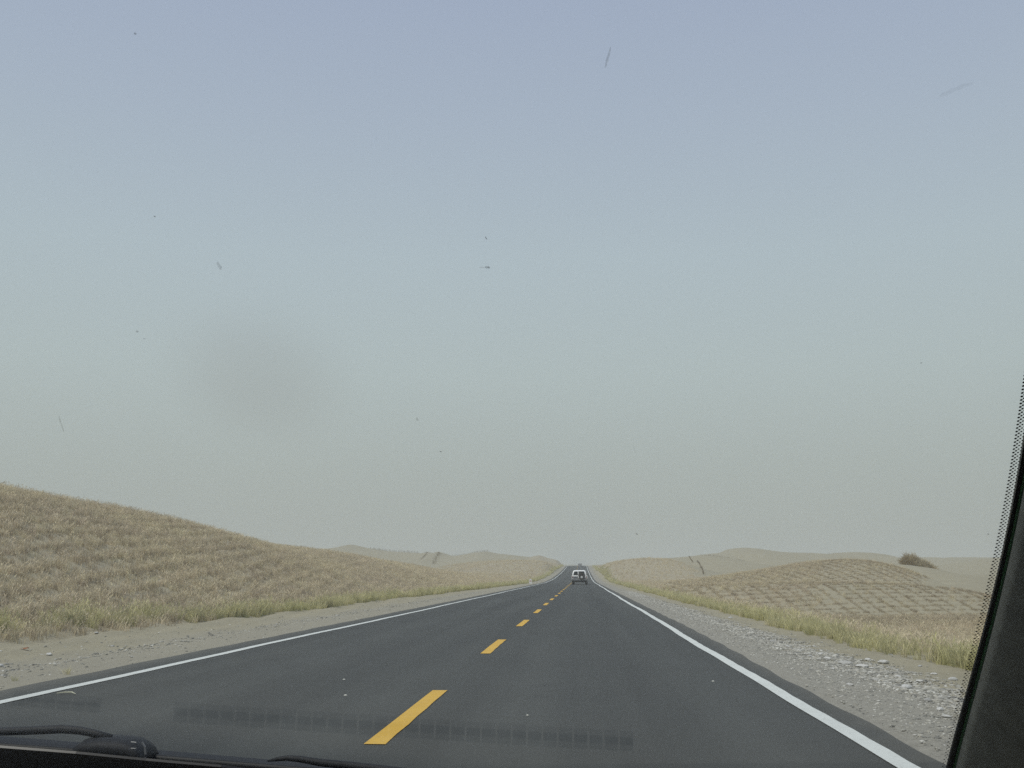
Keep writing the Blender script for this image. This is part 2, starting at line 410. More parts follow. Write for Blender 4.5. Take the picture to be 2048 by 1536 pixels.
# ------------------------------------------------------------------ scatter of tufts
def tuft_mesh(name, mat, nb, h, spread, width, lean, plume=0, seed=0):
    r = random.Random(seed); V, Fc, T = [], [], []
    for b in range(nb):
        an = r.uniform(0, 6.283); rr = spread * math.sqrt(r.random())
        bx, by = rr * math.cos(an), rr * math.sin(an)
        hh = h * r.uniform(.55, 1.1); la = r.uniform(0, 6.283); ln = lean * hh * r.uniform(.2, 1)
        fa = r.uniform(0, 3.14); wx, wy = math.cos(fa) * width / 2, math.sin(fa) * width / 2
        i = len(V)
        m = .55
        V += [(bx - wx, by - wy, -.03), (bx + wx, by + wy, -.03),
              (bx + math.cos(la) * ln * .35 - wx * .8, by + math.sin(la) * ln * .35 - wy * .8, hh * m),
              (bx + math.cos(la) * ln * .35 + wx * .8, by + math.sin(la) * ln * .35 + wy * .8, hh * m),
              (bx + math.cos(la) * ln, by + math.sin(la) * ln, hh)]
        Fc += [(i, i + 1, i + 3, i + 2), (i + 2, i + 3, i + 4)]; T += [0, 0, .6, .6, 1]
        if plume and r.random() < plume:
            tx, ty, tz = V[-1]; i = len(V); pw = width * 1.9
            V += [(tx - wx * 2, ty - wy * 2, tz - .10 * hh), (tx + wx * 2, ty + wy * 2, tz - .06 * hh), (tx + math.cos(la) * .05, ty + math.sin(la) * .05, tz + .16 * hh)]
            Fc += [(i, i + 1, i + 2)]; T += [.8, .8, 1]
    me = mesh_of(name, V, Fc); me.materials.append(mat)
    at = me.attributes.new('tipness', 'FLOAT', 'POINT'); at.data.foreach_set('value', T)
    return me
def source_collection(name, meshes):
    col = bpy.data.collections.new(name)
    for i, m in enumerate(meshes):
        o = bpy.data.objects.new('%s_%02d' % (name, i), m); col.objects.link(o)
    return col
def scatter(name, pts, scl, rot, idx, col, label, cat):
    me = bpy.data.meshes.new(name); me.vertices.add(len(pts)); me.vertices.foreach_set('co', np.asarray(pts, np.float32).ravel())
    for nm, arr, ty in (('scl', scl, 'FLOAT'), ('rot', rot, 'FLOAT')):
        at = me.attributes.new(nm, ty, 'POINT'); at.data.foreach_set('value', np.asarray(arr, np.float32))
    at = me.attributes.new('pick', 'INT', 'POINT'); at.data.foreach_set('value', np.asarray(idx, np.int32))
    o = link(name, me); tag(o, label, cat, kind='stuff')
    ng = bpy.data.node_groups.new(name + '_nodes', 'GeometryNodeTree')
    ng.interface.new_socket('Geometry', in_out='INPUT', socket_type='NodeSocketGeometry')
    ng.interface.new_socket('Geometry', in_out='OUTPUT', socket_type='NodeSocketGeometry')
    n = ng.nodes.new; l = ng.links.new
    gi, go = n('NodeGroupInput'), n('NodeGroupOutput')
    ci = n('GeometryNodeCollectionInfo'); ci.inputs['Collection'].default_value = col
    ci.inputs['Separate Children'].default_value = True; ci.inputs['Reset Children'].default_value = True
    ip = n('GeometryNodeInstanceOnPoints'); ip.inputs['Pick Instance'].default_value = True
    def attr(nm, ty):
        x = n('GeometryNodeInputNamedAttribute'); x.data_type = ty; x.inputs['Name'].default_value = nm; return x.outputs['Attribute']
    cx = n('ShaderNodeCombineXYZ'); l(attr('rot', 'FLOAT'), cx.inputs['Z'])
    l(gi.outputs[0], ip.inputs['Points']); l(ci.outputs[0], ip.inputs['Instance']); l(attr('pick', 'INT'), ip.inputs['Instance Index'])
    l(cx.outputs[0], ip.inputs['Rotation']); l(attr('scl', 'FLOAT'), ip.inputs['Scale']); l(ip.outputs[0], go.inputs[0])
    md = o.modifiers.new('scatter', 'NODES'); md.node_group = ng
    return o

def grid_pull(X, Y, frac):
    """move a share of the points on to the lines of the straw squares"""
    c, s = .990, .139
    u = X * c + Y * s; v = Y * c - X * s
    n = len(X); pick = rng.random(n) < frac; which = rng.random(n) < .5
    u2 = np.where(pick & which, np.round(u) + rng.normal(0, .04, n), u)
    v2 = np.where(pick & ~which, np.round(v) + rng.normal(0, .04, n), v)
    return u2 * c - v2 * s, u2 * s + v2 * c

def gen(n, x0, x1, y0, y1, pull=.0, ypow=1.0):
    X = rng.uniform(x0, x1, n); Y = y0 + (y1 - y0) * rng.random(n) ** ypow
    if pull: X, Y = grid_pull(X, Y, pull)
    return X, Y
def in_view(X, Y, m=6):
    return (X > -.66 * Y - m) & (X < .47 * Y + m)

dry = source_collection('dry_tuft', [tuft_mesh('dry_tuft', M_dry, 18, .26, .14, .010, .75, .5, i) for i in range(5)]
                        + [tuft_mesh('dry_tuft_low', M_dry, 22, .17, .17, .010, .9, .1, 20 + i) for i in range(2)]
                        + [tuft_mesh('straw_tuft', M_straw, 16, .20, .17, .013, .8, 0, 40 + i) for i in range(3)])
PX, PY, PS, PI_ = [], [], [], []
def add(X, Y, s, kinds, mask_pow=1.0, keepf=None):
    m = veg_mask(X, Y); ok = (rng.random(len(X)) < m ** mask_pow) & in_view(X, Y)
    if keepf is not None: ok &= rng.random(len(X)) < keepf(X, Y)
    X, Y = X[ok], Y[ok]; n = len(X)
    PX.append(X); PY.append(Y); PS.append(rng.uniform(s[0], s[1], n)); PI_.append(rng.choice(kinds, n))
patchy = lambda X, Y: np.clip(.80 + .34 * np.sin(X * .55 + 1.3 * np.sin(Y * .21)) * np.sin(Y * .43 + .7 * np.sin(X * .3)), .12, 1)
add(*gen(62000, -38, -10.2, 10, 100, .68), (.5, 1.3), [0, 1, 2, 3, 4, 5, 6, 5, 6], 1, patchy)
add(*gen(24000, -38, -10.2, 95, 190, .4), (.9, 1.6), [0, 1, 2, 3, 4, 5])
add(*gen(12000, -45, -7, 180, 420), (1.0, 1.9), [0, 1, 2, 5])
add(*gen(26000, -38, -10.2, 10, 100, 1.0), (.6, 1.1), [7, 8, 9, 6])
# right field: dense by the road, then the open squares, then the hill
dens_r = lambda X, Y: np.where((Y < 52) | (X / np.maximum(Y, 1) < .225), 1.0, .3) * patchy(X, Y)
add(*gen(34000, 5.2, 40, 10, 60, .45), (.45, 1.05), [0, 1, 2, 3, 4, 5, 6], 1, dens_r)
add(*gen(22000, 5.2, 40, 40, 150, .8), (.6, 1.1), [0, 1, 2, 3, 4, 5], 1, lambda X, Y: np.where((X < 14) | (X / np.maximum(Y, 1) < .225), 1, np.where((Y > 75) & (Y < 84), 1, np.where(Y > 88, .42, .24))))
add(*gen(16000, 5.2, 34, 45, 150, .3), (.6, 1.05), [0, 1, 2, 3, 4, 5, 6], 1, lambda X, Y: 1.0 * (X / np.maximum(Y, 1) < .225))
add(*gen(9000, 5.2, 40, 45, 150, .3), (.5, .9), [0, 1, 2, 3, 4, 5, 6], 1, lambda X, Y: .45 * (Y > 50) + 0)
add(*gen(64000, 5.2, 44, 50, 150, 1.0), (.5, .9), [7, 8, 9, 7, 8, 9, 6])
add(*gen(9000, 4.8, 30, 140, 420), (.9, 1.7), [0, 1, 2, 5])
X = np.concatenate(PX); Y = np.concatenate(PY); S = np.concatenate(PS); I = np.concatenate(PI_)
Z = ground_z(X, Y) - .01
scatter('dry_reed_field', np.stack([X, Y, Z], 1), S, rng.uniform(0, 6.28, len(X)), I, dry,
        'reddish brown dry reeds and straw covering the sand on both sides of the road', 'dry reeds')

reed = source_collection('verge_reed', [tuft_mesh('verge_reed', M_reed, 30, .50, .15, .016, .7, .3, 60 + i) for i in range(5)]
                         + [tuft_mesh('verge_weed', M_greenweed, 34, .34, .20, .016, .7, 0, 80 + i) for i in range(2)])
def verge(n, side, lo, hi):
    Y = 6 + (hi - 6) * rng.random(n) ** 1.7
    wv = .25 * np.sin(Y * .21) + .18 * np.sin(Y * .63 + 1)
    if side < 0: base_ = np.interp(Y, [0, 18, 24, 39, 64, 150, 420], [-11.4, -11.3, -10.8, -9.9, -9.9, -8.0, -7.4]) + wv * .6
    else: base_ = np.interp(Y, [0, 14, 20, 50, 94, 160, 420], [5.2, 5.15, 4.85, 4.7, 4.8, 4.8, 4.5]) + wv * .4
    off = np.abs(rng.normal(0, 1, n)) * lo
    return base_ + side * off, Y, off
XX, YY, SS, II = [], [], [], []
for side, nn, wd in ((-1, 7500, .42), (1, 9500, .60)):
    X, Y, off = verge(nn, side, wd, 420)
    clump = np.clip(.62 + .6 * np.sin(Y * 1.9 + side + 2 * off) * np.sin(Y * .77 + X) + .2 * np.sin(Y * 4.3), .12, 1)
    ok = (rng.random(len(X)) < clump) & in_view(X, Y, 8)
    X, Y, off = X[ok], Y[ok], off[ok]
    k = rng.choice([0, 1, 2, 3, 4], len(X))
    k = np.where(rng.random(len(X)) < np.where((Y < 24) & (side < 0), .35, .07) * (off > .25), rng.choice([5, 6], len(X)), k)
    XX.append(X); YY.append(Y); II.append(k)
    SS.append(rng.uniform(.45, 1.15, len(X)) * (1 + .22 * np.sin(Y * 1.3 + side) * np.sin(Y * .51)) * (.78 if side < 0 else .55) * (1.0 + .0012 * Y))
X, Y, S, I = map(np.concatenate, (XX, YY, SS, II))
scatter('verge_reeds', np.stack([X, Y, ground_z(X, Y) - .01], 1), S, rng.uniform(0, 6.28, len(X)), I, reed,
        'band of green and yellow grass along both verges of the road', 'verge grass')

# ------------------------------------------------------------------ gravel and stones
def stone_mesh(name, mat, seed, flat=.55, sub=1):
    r = random.Random(seed); bm = bmesh.new(); bmesh.ops.create_icosphere(bm, subdivisions=sub, radius=.5)
    ax, ay = r.uniform(.8, 1.3), r.uniform(.6, .9)
    for v in bm.verts:
        v.co *= r.uniform(.82, 1.14); v.co.x *= ax; v.co.y *= ay; v.co.z *= flat
    me = bpy.data.meshes.new(name); bm.to_mesh(me); bm.free(); me.materials.append(mat); return me
def stone_mat(name, cols):
    m = Mat(name, rough=.9, spec=.15); oi = m.n('ShaderNodeObjectInfo')
    c = m.ramp(oi.outputs['Random'], [(i / (len(cols) - 1), k) for i, k in enumerate(cols)])
    c = m.mix(.5, c, m.ramp(m.noise(5, 4), [(.35, (.75, .75, .75)), (.6, (1.1, 1.1, 1.1))]), 'MULTIPLY'); m.color(c); return m.m
M_stone = stone_mat('mixed_stone', [(.20, .198, .18), (.32, .312, .27), (.40, .382, .33), (.15, .148, .135), (.50, .485, .43), (.36, .338, .28), (.64, .63, .58)])
M_pale = stone_mat('pale_stone', [(.38, .375, .355), (.46, .455, .43), (.58, .57, .54), (.34, .335, .32)])
grav = source_collection('pebble', [stone_mesh('pebble', M_stone, i, .5) for i in range(6)])
n = 64000
Y = 5 + 75 * rng.random(n) ** 1.9
c0 = np.interp(Y, [5, 10, 25, 80], [3.9, 3.8, 3.6, 3.4])
X = np.where(rng.random(n) < .62, c0 + rng.normal(0, .33, n), 2.45 + 1.5 * rng.random(n) ** .8)
s1 = .010 + .028 * rng.random(n) ** 2 + (rng.random(n) < .10) * .035 * rng.random(n)
s1 = np.where(np.abs(X - c0) < .45, s1 * 1.45, s1)
ok = (X > 2.44 + .12 * (Y > 12)) & (X < 4.8)
X, Y, s1 = X[ok], Y[ok], s1[ok]
scatter('shoulder_gravel', np.stack([X, Y, ground_z(X, Y) + s1 * .04], 1), s1, rng.uniform(0, 6.28, len(X)), rng.integers(0, 6, len(X)), grav,
        'grey gravel loose along the right shoulder between asphalt and sand', 'gravel')
n = 5200
Y = 8 + 70 * rng.random(n) ** 1.8; X = -6.15 - 3.6 * rng.random(n)
row = rng.random(n) < .45
X = np.where(row, -7.55 + rng.normal(0, .22, n), X)
s1 = .014 + .045 * rng.random(n) ** 2.4 + np.where(row, .012, 0)
scatter('verge_pebbles', np.stack([X, Y, ground_z(X, Y) + s1 * .1], 1), s1, rng.uniform(0, 6.28, n), rng.integers(0, 6, n), grav,
        'small scattered pebbles on the pale sandy left shoulder', 'pebbles')

stones = [stone_mesh('pale_stone', M_pale, 100 + i, .5, 2) for i in range(5)]
r = random.Random(5)
big = []
GR = 'pale stones on the right shoulder'
for px, py, wpx, lab in [
    (1690,1327,26,'broad grey stone in the middle of the stone row, largest of its cluster'),
    (1724,1333,20,'pale stone just right of the broad grey one in the stone row'),
    (1655,1318,16,'flat pale stone at the left end of the cluster round the broad grey stone'),
    (1735,1317,16,'pale oval stone on bare sand above the cluster, left one of a pair'),
    (1766,1321,20,'long pale stone on bare sand above the cluster, right one of a pair'),
    (1700,1372,16,'lone pale stone on the grey gravel between the stone row and the asphalt'),
    (1780,1302,16,'pale flat stone lying right at the foot of the right verge grass'),
    (1905,1351,22,'long white stone on sand close to the black pillar, below the verge grass'),
    (1812,1378,24,'large pale boulder nearest the pillar in the stone row'),
    (1855,1404,16,'small pale stone below the large boulder near the pillar'),
    (1880,1420,20,'flat pale stone near the pillar, lower than the boulder'),
    (1893,1436,18,'lowest pale stone beside the black pillar on the gravel'),
    (1461,1233,9,'single round pale stone on bare sand halfway along the right verge')]:
    big.append((px, py, wpx, lab, GR))
for px, py, wpx, lab in [
    (85,1303,16,'left one of two white stones lying together on the left shoulder'),
    (98,1309,18,'right and larger of two white stones lying together on the left shoulder'),
    (2,1331,16,'pale stone at the far left of the sandy left shoulder'),
    (193,1266,10,'bright pale stone touching the foot of the left verge grass'),
    (225,1287,12,'pale oval stone alone in the middle of the left shoulder')]:
    big.append((px, py, wpx, lab, 'pale stones on the left shoulder'))
for px, py, wpx in [(1641,1309,12),(1840,1326,12),(1868,1346,12),(1752,1362,12),(1676,1304,11),(1601,1302,10),(1575,1294,10),(1666,1338,11),(1795,1350,12),(1838,1362,12),(1620,1312,10),(1743,1335,12),(1545,1282,10)]:
    big.append((px, py, wpx, 'small pale stone among the mixed gravel of the right shoulder', 'small stones in the right gravel'))
for px, py, wpx, lab, grp in big:
    a_, b_ = ray(px, py); Yq = -(H + .06) / b_
    o = link('stone', stones[r.randrange(5)]); sz = max(.05, wpx * Yq / F * .95)
    Xq = a_ * Yq
    o.location = (Xq, Yq, float(ground_z(Xq, Yq)) + sz * .14); o.scale = (sz, sz, sz * r.uniform(.7, 1)); o.rotation_euler.z = r.uniform(0, 6)
    tag(o, lab, 'stone', grp)
# pebbles that have rolled on to the asphalt
M_lite = smat('chalk_stone', (.55, .55, .50), .9)
pm = stone_mesh('road_pebble', M_lite, 300, .5, 2)
for px, py, sz, lab in [(691, 1390, .035, 'small pale pebble on the left lane short of the nearest yellow dash'), (1426, 1361, .03, 'small pale pebble on the right lane near the right edge line'),
                        (1055, 1429, .025, 'tiny pale chip on the asphalt just right of the nearest yellow dash'), (688, 1358, .03, 'tiny pale chip on the left lane farther from the camera')]:
    a_, b_ = ray(px, py); Yq = -H / b_
    o = link('pebble', pm); o.location = (a_ * Yq, Yq, surf_z(a_ * Yq, Yq) + sz * .2); o.scale = (sz,) * 3; o.rotation_euler.z = px
    tag(o, lab, 'pebble')
# straw scrap by the left edge line
M_scrap = smat('bleached_straw', (.42, .42, .32), .9)
a_, b_ = ray(133, 1386); Yq = -H / b_; Xq = a_ * Yq; zq = surf_z(Xq, Yq)
Vv, Ff = tube([(Xq - .10, Yq, zq + .010), (Xq - .03, Yq + .02, zq + .018), (Xq + .05, Yq + .01, zq + .020), (Xq + .11, Yq - .03, zq + .009)], [.004, .009, .009, .003], 6)
tag(pydata('straw_stalk', Vv, Ff, M_scrap), 'bleached straw stalk lying on the asphalt inside the left edge line', 'straw')
# orange scrap and green sprig on the left shoulder
M_orange = smat('faded_orange', (.42, .17, .08), .8)
a_, b_ = ray(49, 1298); Yq = -(H + .08) / b_; Xq = a_ * Yq; zq = float(ground_z(Xq, Yq))
bm = bmesh.new(); rr = random.Random(3)
gv = [[bm.verts.new((Xq - .06 + .04 * i, Yq - .04 + .04 * j, zq + .012 + rr.random() * .03)) for j in range(3)] for i in range(4)]
for i in range(3):
    for j in range(2): bm.faces.new((gv[i][j], gv[i + 1][j], gv[i + 1][j + 1], gv[i][j + 1]))
bmesh.ops.solidify(bm, geom=bm.faces[:], thickness=.004)
tag(bm_obj('orange_scrap', bm, M_orange), 'crumpled orange scrap of litter on the left sandy shoulder', 'litter')
for px, py, sc_, lab in [(135, 1350, .34, 'small olive weed sprouting beside the asphalt on the left shoulder'), (30, 1363, .25, 'tiny brown weed at the far left beside the asphalt edge')]:
    a_, b_ = ray(px, py); Yq = -(H + .06) / b_; Xq = a_ * Yq
    o = link('weed', tuft_mesh('weed', M_reed, 26, .32, .14, .016, 1.5, 0, int(px))); o.location = (Xq, Yq, float(ground_z(Xq, Yq))); o.scale = (sc_,) * 3
    tag(o, lab, 'weed')

# ------------------------------------------------------------------ kilometre stone
M_post = smat('painted_concrete', (.62, .62, .60), .8, var=.08)
M_redpaint = smat('faded_red_paint', (.45, .20, .16), .8)
a_, b_ = ray(1061, 1166)
Yk = 150.0; Xk = a_ * Yk; zk = float(ground_z(Xk, Yk))
km = empty('kilometre_stone', (Xk, Yk, zk)); tag(km, 'white kilometre stone with red marking beside the left shoulder', 'milestone')
bm = bmesh.new()
outl = [(-.2, 0), (.2, 0), (.2, .5)] + [(.2 * math.cos(t), .5 + .16 * math.sin(t)) for t in np.linspace(.2, 2.94, 9)] + [(-.2, .5)]
v0 = [bm.verts.new((x, -.07, z)) for x, z in outl]; v1 = [bm.verts.new((x, .07, z)) for x, z in outl]
bm.faces.new(v0); bm.faces.new(v1[::-1])
for i in range(len(outl)): bm.faces.new((v0[i], v0[(i + 1) % len(outl)], v1[(i + 1) % len(outl)], v1[i]))
bm_obj('slab', bm, M_post, km)
bm = bmesh.new(); box(bm, -.12, .12, -.078, -.0705, .30, .42); bm_obj('marking', bm, M_redpaint, km)
bm = bmesh.new(); box(bm, -.25, .25, -.12, .12, -.1, .06); bm_obj('base', bm, M_post, km, bevel=.01)

# ------------------------------------------------------------------ reed fences up the dunes
def reed_fence(path, h, label, wob=.03, seed=0, density=9):
    """path: survey points with distances; posts and a broken reed mat between them"""
    r = random.Random(seed); pts = []
    for (px, py, D) in path:
        a_, _ = ray(px, py); pts.append((a_ * D, D))
    root = empty('reed_fence', (pts[0][0], pts[0][1], float(ground_z(*pts[0])))); tag(root, label, 'fence', 'reed fences on the dunes')
    ox, oy, oz = root.location
    V, Fc, T = [], [], []; posts = 0
    for (x0, y0), (x1, y1) in zip(pts, pts[1:]):
        L_ = math.hypot(x1 - x0, y1 - y0); n = max(2, int(L_ * density))
        for i in range(n):
            t = i / n; x = x0 + (x1 - x0) * t + r.gauss(0, wob); y = y0 + (y1 - y0) * t + r.gauss(0, wob)
            z = float(ground_z(x, y)); hh = h * r.uniform(.5, 1.15); wd = r.uniform(.02, .05); an = r.uniform(0, 3.14)
            lx, ly = r.gauss(0, .05), r.gauss(0, .05); k = len(V); dx, dy = math.cos(an) * wd, math.sin(an) * wd
            V += [(x - dx - ox, y - dy - oy, z - .1 - oz), (x + dx - ox, y + dy - oy, z - .1 - oz), (x + dx * .6 + lx - ox, y + dy * .6 + ly - oy, z + hh - oz), (x - dx * .6 + lx - ox, y - dy * .6 + ly - oy, z + hh * .9 - oz)]
            Fc.append((k, k + 1, k + 2, k + 3)); T += [0, 0, 1, 1]
    o = pydata('reed_mat', V, Fc, M_fence, root); o['kind'] = 'stuff'
    at = o.data.attributes.new('tipness', 'FLOAT', 'POINT'); at.data.foreach_set('value', T)
    pv, pf = tube([(0, 0, 0), (0, 0, h * 1.1)], .05, 6); pm_ = mesh_of('post', pv, pf); pm_.materials.append(M_fence)
    for (x0, y0), (x1, y1) in zip(pts, pts[1:]):
        L_ = math.hypot(x1 - x0, y1 - y0); n = max(1, int(L_ / 4))
        for i in range(n):
            t = i / n; x = x0 + (x1 - x0) * t; y = y0 + (y1 - y0) * t
            p = link('post', pm_, parent=root); p.location = (x - ox, y - oy, float(ground_z(x, y)) - .1 - oz)
def on_slope(px, py, d0, d1):
    """distance at which the line of sight meets the ground"""
    a_, b_ = ray(px, py); D = np.linspace(d0, d1, 400); z = ground_z(a_ * D, D); ok = z >= H + b_ * D
    return float(D[np.argmax(ok)]) if ok.any() else float(D[np.argmax(z - H - b_ * D)])
def fence_px(pix, d0, d1, *k, **kw): reed_fence([(x, y, on_slope(x, y, d0, d1)) for x, y in pix], *k, **kw)
fence_px([(1407, 1149), (1404, 1138), (1400, 1130), (1394, 1123)], 150, 300, .5, 'lower dark reed fence climbing the bare dune right of the road', seed=1, density=12)
fence_px([(1386, 1125), (1381, 1119), (1378, 1114)], 180, 300, .35, 'upper short reed fence near the crest of the dune right of the road', seed=2, density=12)
fence_px([(866, 1128), (872, 1119), (880, 1106)], 280, 460, .55, 'darker right one of two reed fences slanting down the far left dune', seed=3, density=9, wob=.5)
fence_px([(843, 1119), (849, 1112), (855, 1105)], 280, 460, .4, 'fainter left one of two reed fences slanting down the far left dune', seed=4, density=7, wob=.4)

CRESTD = 452
reed_fence([(741, 1098, CRESTD), (797, 1104, CRESTD), (838, 1107, CRESTD)], .9, 'long low reed fence along the far left dune crest, left of the slanting fences', seed=6, density=9, wob=.25)
reed_fence([(905, 1112, CRESTD), (954, 1106, CRESTD), (979, 1103, CRESTD)], .9, 'low reed fence along the far left dune crest, right of the slanting fences', seed=7, density=9, wob=.25)
reed_fence([(1402, 1111, 289), (1440, 1114, 289), (1480, 1121, 289), (1528, 1133, 289)], .45, 'thin low straw fence along the rounded crest right of the dark climbing fences', seed=8, density=9, wob=.12)

# ------------------------------------------------------------------ tamarisk mound
def bush(name, px, py, D, w_, h_, n, label, seed, mat):
    r = random.Random(seed); a_, _ = ray(px, py); X0 = a_ * D; z0 = float(ground_z(X0, D))
    root = empty(name, (X0, D, z0)); tag(root, label, 'shrub')
    V, Fc, T = [], [], []
    for i in range(n):
        an = r.uniform(0, 6.283); el = math.asin(r.uniform(.05, 1)); q = r.uniform(.55, 1.0)
        lump = 1 + .30 * math.sin(3 * an + seed) * math.cos(2 * el) + .2 * math.sin(7 * an + 5 * el)
        c = Vector((math.cos(an) * math.cos(el) * w_ / 2 * lump * q, math.sin(an) * math.cos(el) * w_ / 2 * lump * q, math.sin(el) * h_ * q * lump))
        c.z += float(ground_z(X0 + c.x, D + c.y)) - z0
        d = Vector((c.x, c.y, abs(c.z) + .3)).normalized() + Vector((r.gauss(0, .5), r.gauss(0, .5), r.gauss(.2, .4)))
        d.normalize(); ln = r.uniform(.15, .65); sd_ = d.cross(Vector((r.random(), r.random(), r.random()))).normalized() * r.uniform(.015, .04)
        k = len(V); V += [c - sd_, c + sd_, c + d * ln]; Fc.append((k, k + 1, k + 2)); tt = c.z / (h_ + .01); T += [.1, .1, r.random()]
    o = pydata('twigs', V, Fc, mat, root); o['kind'] = 'stuff'
    at = o.data.attributes.new('tipness', 'FLOAT', 'POINT'); at.data.foreach_set('value', T)
    V, Fc = [], []
    for i in range(9):
        an = i * .7; e = Vector((math.cos(an) * w_ * .33, math.sin(an) * w_ * .33, h_ * (.5 + .3 * r.random())))
        v, f = tube([(0, 0, -.2), e * .5 + Vector((0, 0, .1)), e], [.06, .035, .012], 5); k = len(V); V += v; Fc += [tuple(x + k for x in q) for q in f]
    pydata('branches', V, Fc, mat, root)
bush('tamarisk_shrub', 1824, 1131, 148, 2.9, 1.35, 4200, 'large domed brown shrub on the sand mound right of the checkerboard hill', 1, M_twig)
bush('tamarisk_shrub', 1850, 1139, 147, 2.7, 1.0, 2800, 'lower sparse brown shrub on the right flank of the large domed one', 2, M_dry)
bush('tamarisk_shrub', 1866, 1146, 146, .8, .45, 400, 'tiny olive shrub just right of the two brown ones', 3, M_twig)

# ------------------------------------------------------------------ the white off-roader ahead
M_carwhite = smat('white_car_paint', (.80, .81, .80), .3, .5, var=.03)
M_carsilver = smat('silver_cladding', (.15, .155, .16), .4, .5, var=.08)
M_tyre = smat('tyre_rubber', (.025, .025, .025), .85)
M_rim = smat('pale_rim', (.55, .56, .55), .35, .5, var=.05)
M_tint = smat('tinted_glass', (.025, .032, .032), .08, .6, var=.1)
M_red = smat('red_lens', (.16, .04, .035), .25, .5)
M_dark = smat('black_plastic', (.03, .03, .032), .6)
M_plate = smat('number_plate', (.09, .10, .13), .5)

def ring_loft(bm, rings, rc=.14, seg=4):
    """rings: (z, half width, rear y, front y) -> rounded rectangles joined upward"""
    prev = None; first = None
    for (z, hw, y0, y1) in rings:
        c = min(rc, hw * .4); pts = []
        for (cx, cy, a0) in ((hw - c, y0 + c, -90), (hw - c, y1 - c, 0), (-hw + c, y1 - c, 90), (-hw + c, y0 + c, 180)):
            for k in range(seg + 1):
                an = math.radians(a0 + 90 * k / seg); pts.append((cx + c * math.cos(an), cy + c * math.sin(an), z))
        ring = [bm.verts.new(p) for p in pts]
        if prev:
            for i in range(len(ring)): bm.faces.new((prev[i], prev[(i + 1) % len(ring)], ring[(i + 1) % len(ring)], ring[i]))
        else: bm.faces.new(ring[::-1])
        prev = ring
    bm.faces.new(prev)
def wheel(parent, x, y, r_, w_, name='wheel', rim=True, axis='x'):
    root_ = empty(name, (x, y, r_)) if axis == 'x' else empty(name, (x, y, 0))
    root_.parent = parent
    return root_
def lathe(prof_, axis='x', seg=24):
    """prof_: (offset along the axle, radius)"""
    V, Fc = [], []
    for a_, r_ in prof_:
        for k in range(seg):
            an = 2 * math.pi * k / seg; c, s = r_ * math.cos(an), r_ * math.sin(an)
            V.append((a_, c, s) if axis == 'x' else (c, a_, s))
    n = len(prof_)
    for i in range(n - 1):
        for k in range(seg): Fc.append((i * seg + k, i * seg + (k + 1) % seg, (i + 1) * seg + (k + 1) % seg, (i + 1) * seg + k))
    Fc.append(tuple(range(seg))); Fc.append(tuple((n - 1) * seg + k for k in range(seg))[::-1])
    return V, Fc
YS = 125.0
suv = empty('off_road_car', (-.27, YS, float(road_z(YS)) + .006), math.radians(-1.5))
tag(suv, 'white off-road car with rear spare wheel driving away in the right lane', 'car')
bm = bmesh.new(); ring_loft(bm, [(.50, .84, .04, 4.45), (.62, .90, .0, 4.55), (.90, .92, .0, 4.55), (1.06, .90, .02, 4.48), (1.12, .86, .06, 4.35)])
bm_obj('body', bm, M_carwhite, suv, True)
bm = bmesh.new(); ring_loft(bm, [(1.09, .875, .03, 3.35), (1.25, .845, .06, 3.1), (1.55, .745, .16, 2.65), (1.66, .70, .22, 2.5), (1.71, .60, .34, 2.35)], .12)
bm_obj('cabin', bm, M_carwhite, suv, True)
def pane(name, pts, mat, parent, th=.012):
    bm = bmesh.new(); f = bm.faces.new([bm.verts.new(p) for p in pts]); bmesh.ops.solidify(bm, geom=[f], thickness=th)
    return bm_obj(name, bm, mat, parent)
yr = lambda z: np.interp(z, [1.09, 1.25, 1.55, 1.66], [.03, .06, .16, .22]) - .05
pane('rear_window', [(-.70, yr(1.16), 1.16), (-.20, yr(1.16), 1.16), (-.20, yr(1.57), 1.57), (-.60, yr(1.57), 1.57)], M_tint, suv)
pane('rear_window', [(-.08, yr(1.09), 1.10), (.70, yr(1.09), 1.10), (.58, yr(1.58), 1.58), (-.08, yr(1.58), 1.58)], M_tint, suv)
xs_ = lambda z: np.interp(z, [1.09, 1.25, 1.55, 1.66], [.875, .845, .745, .70]) + .012
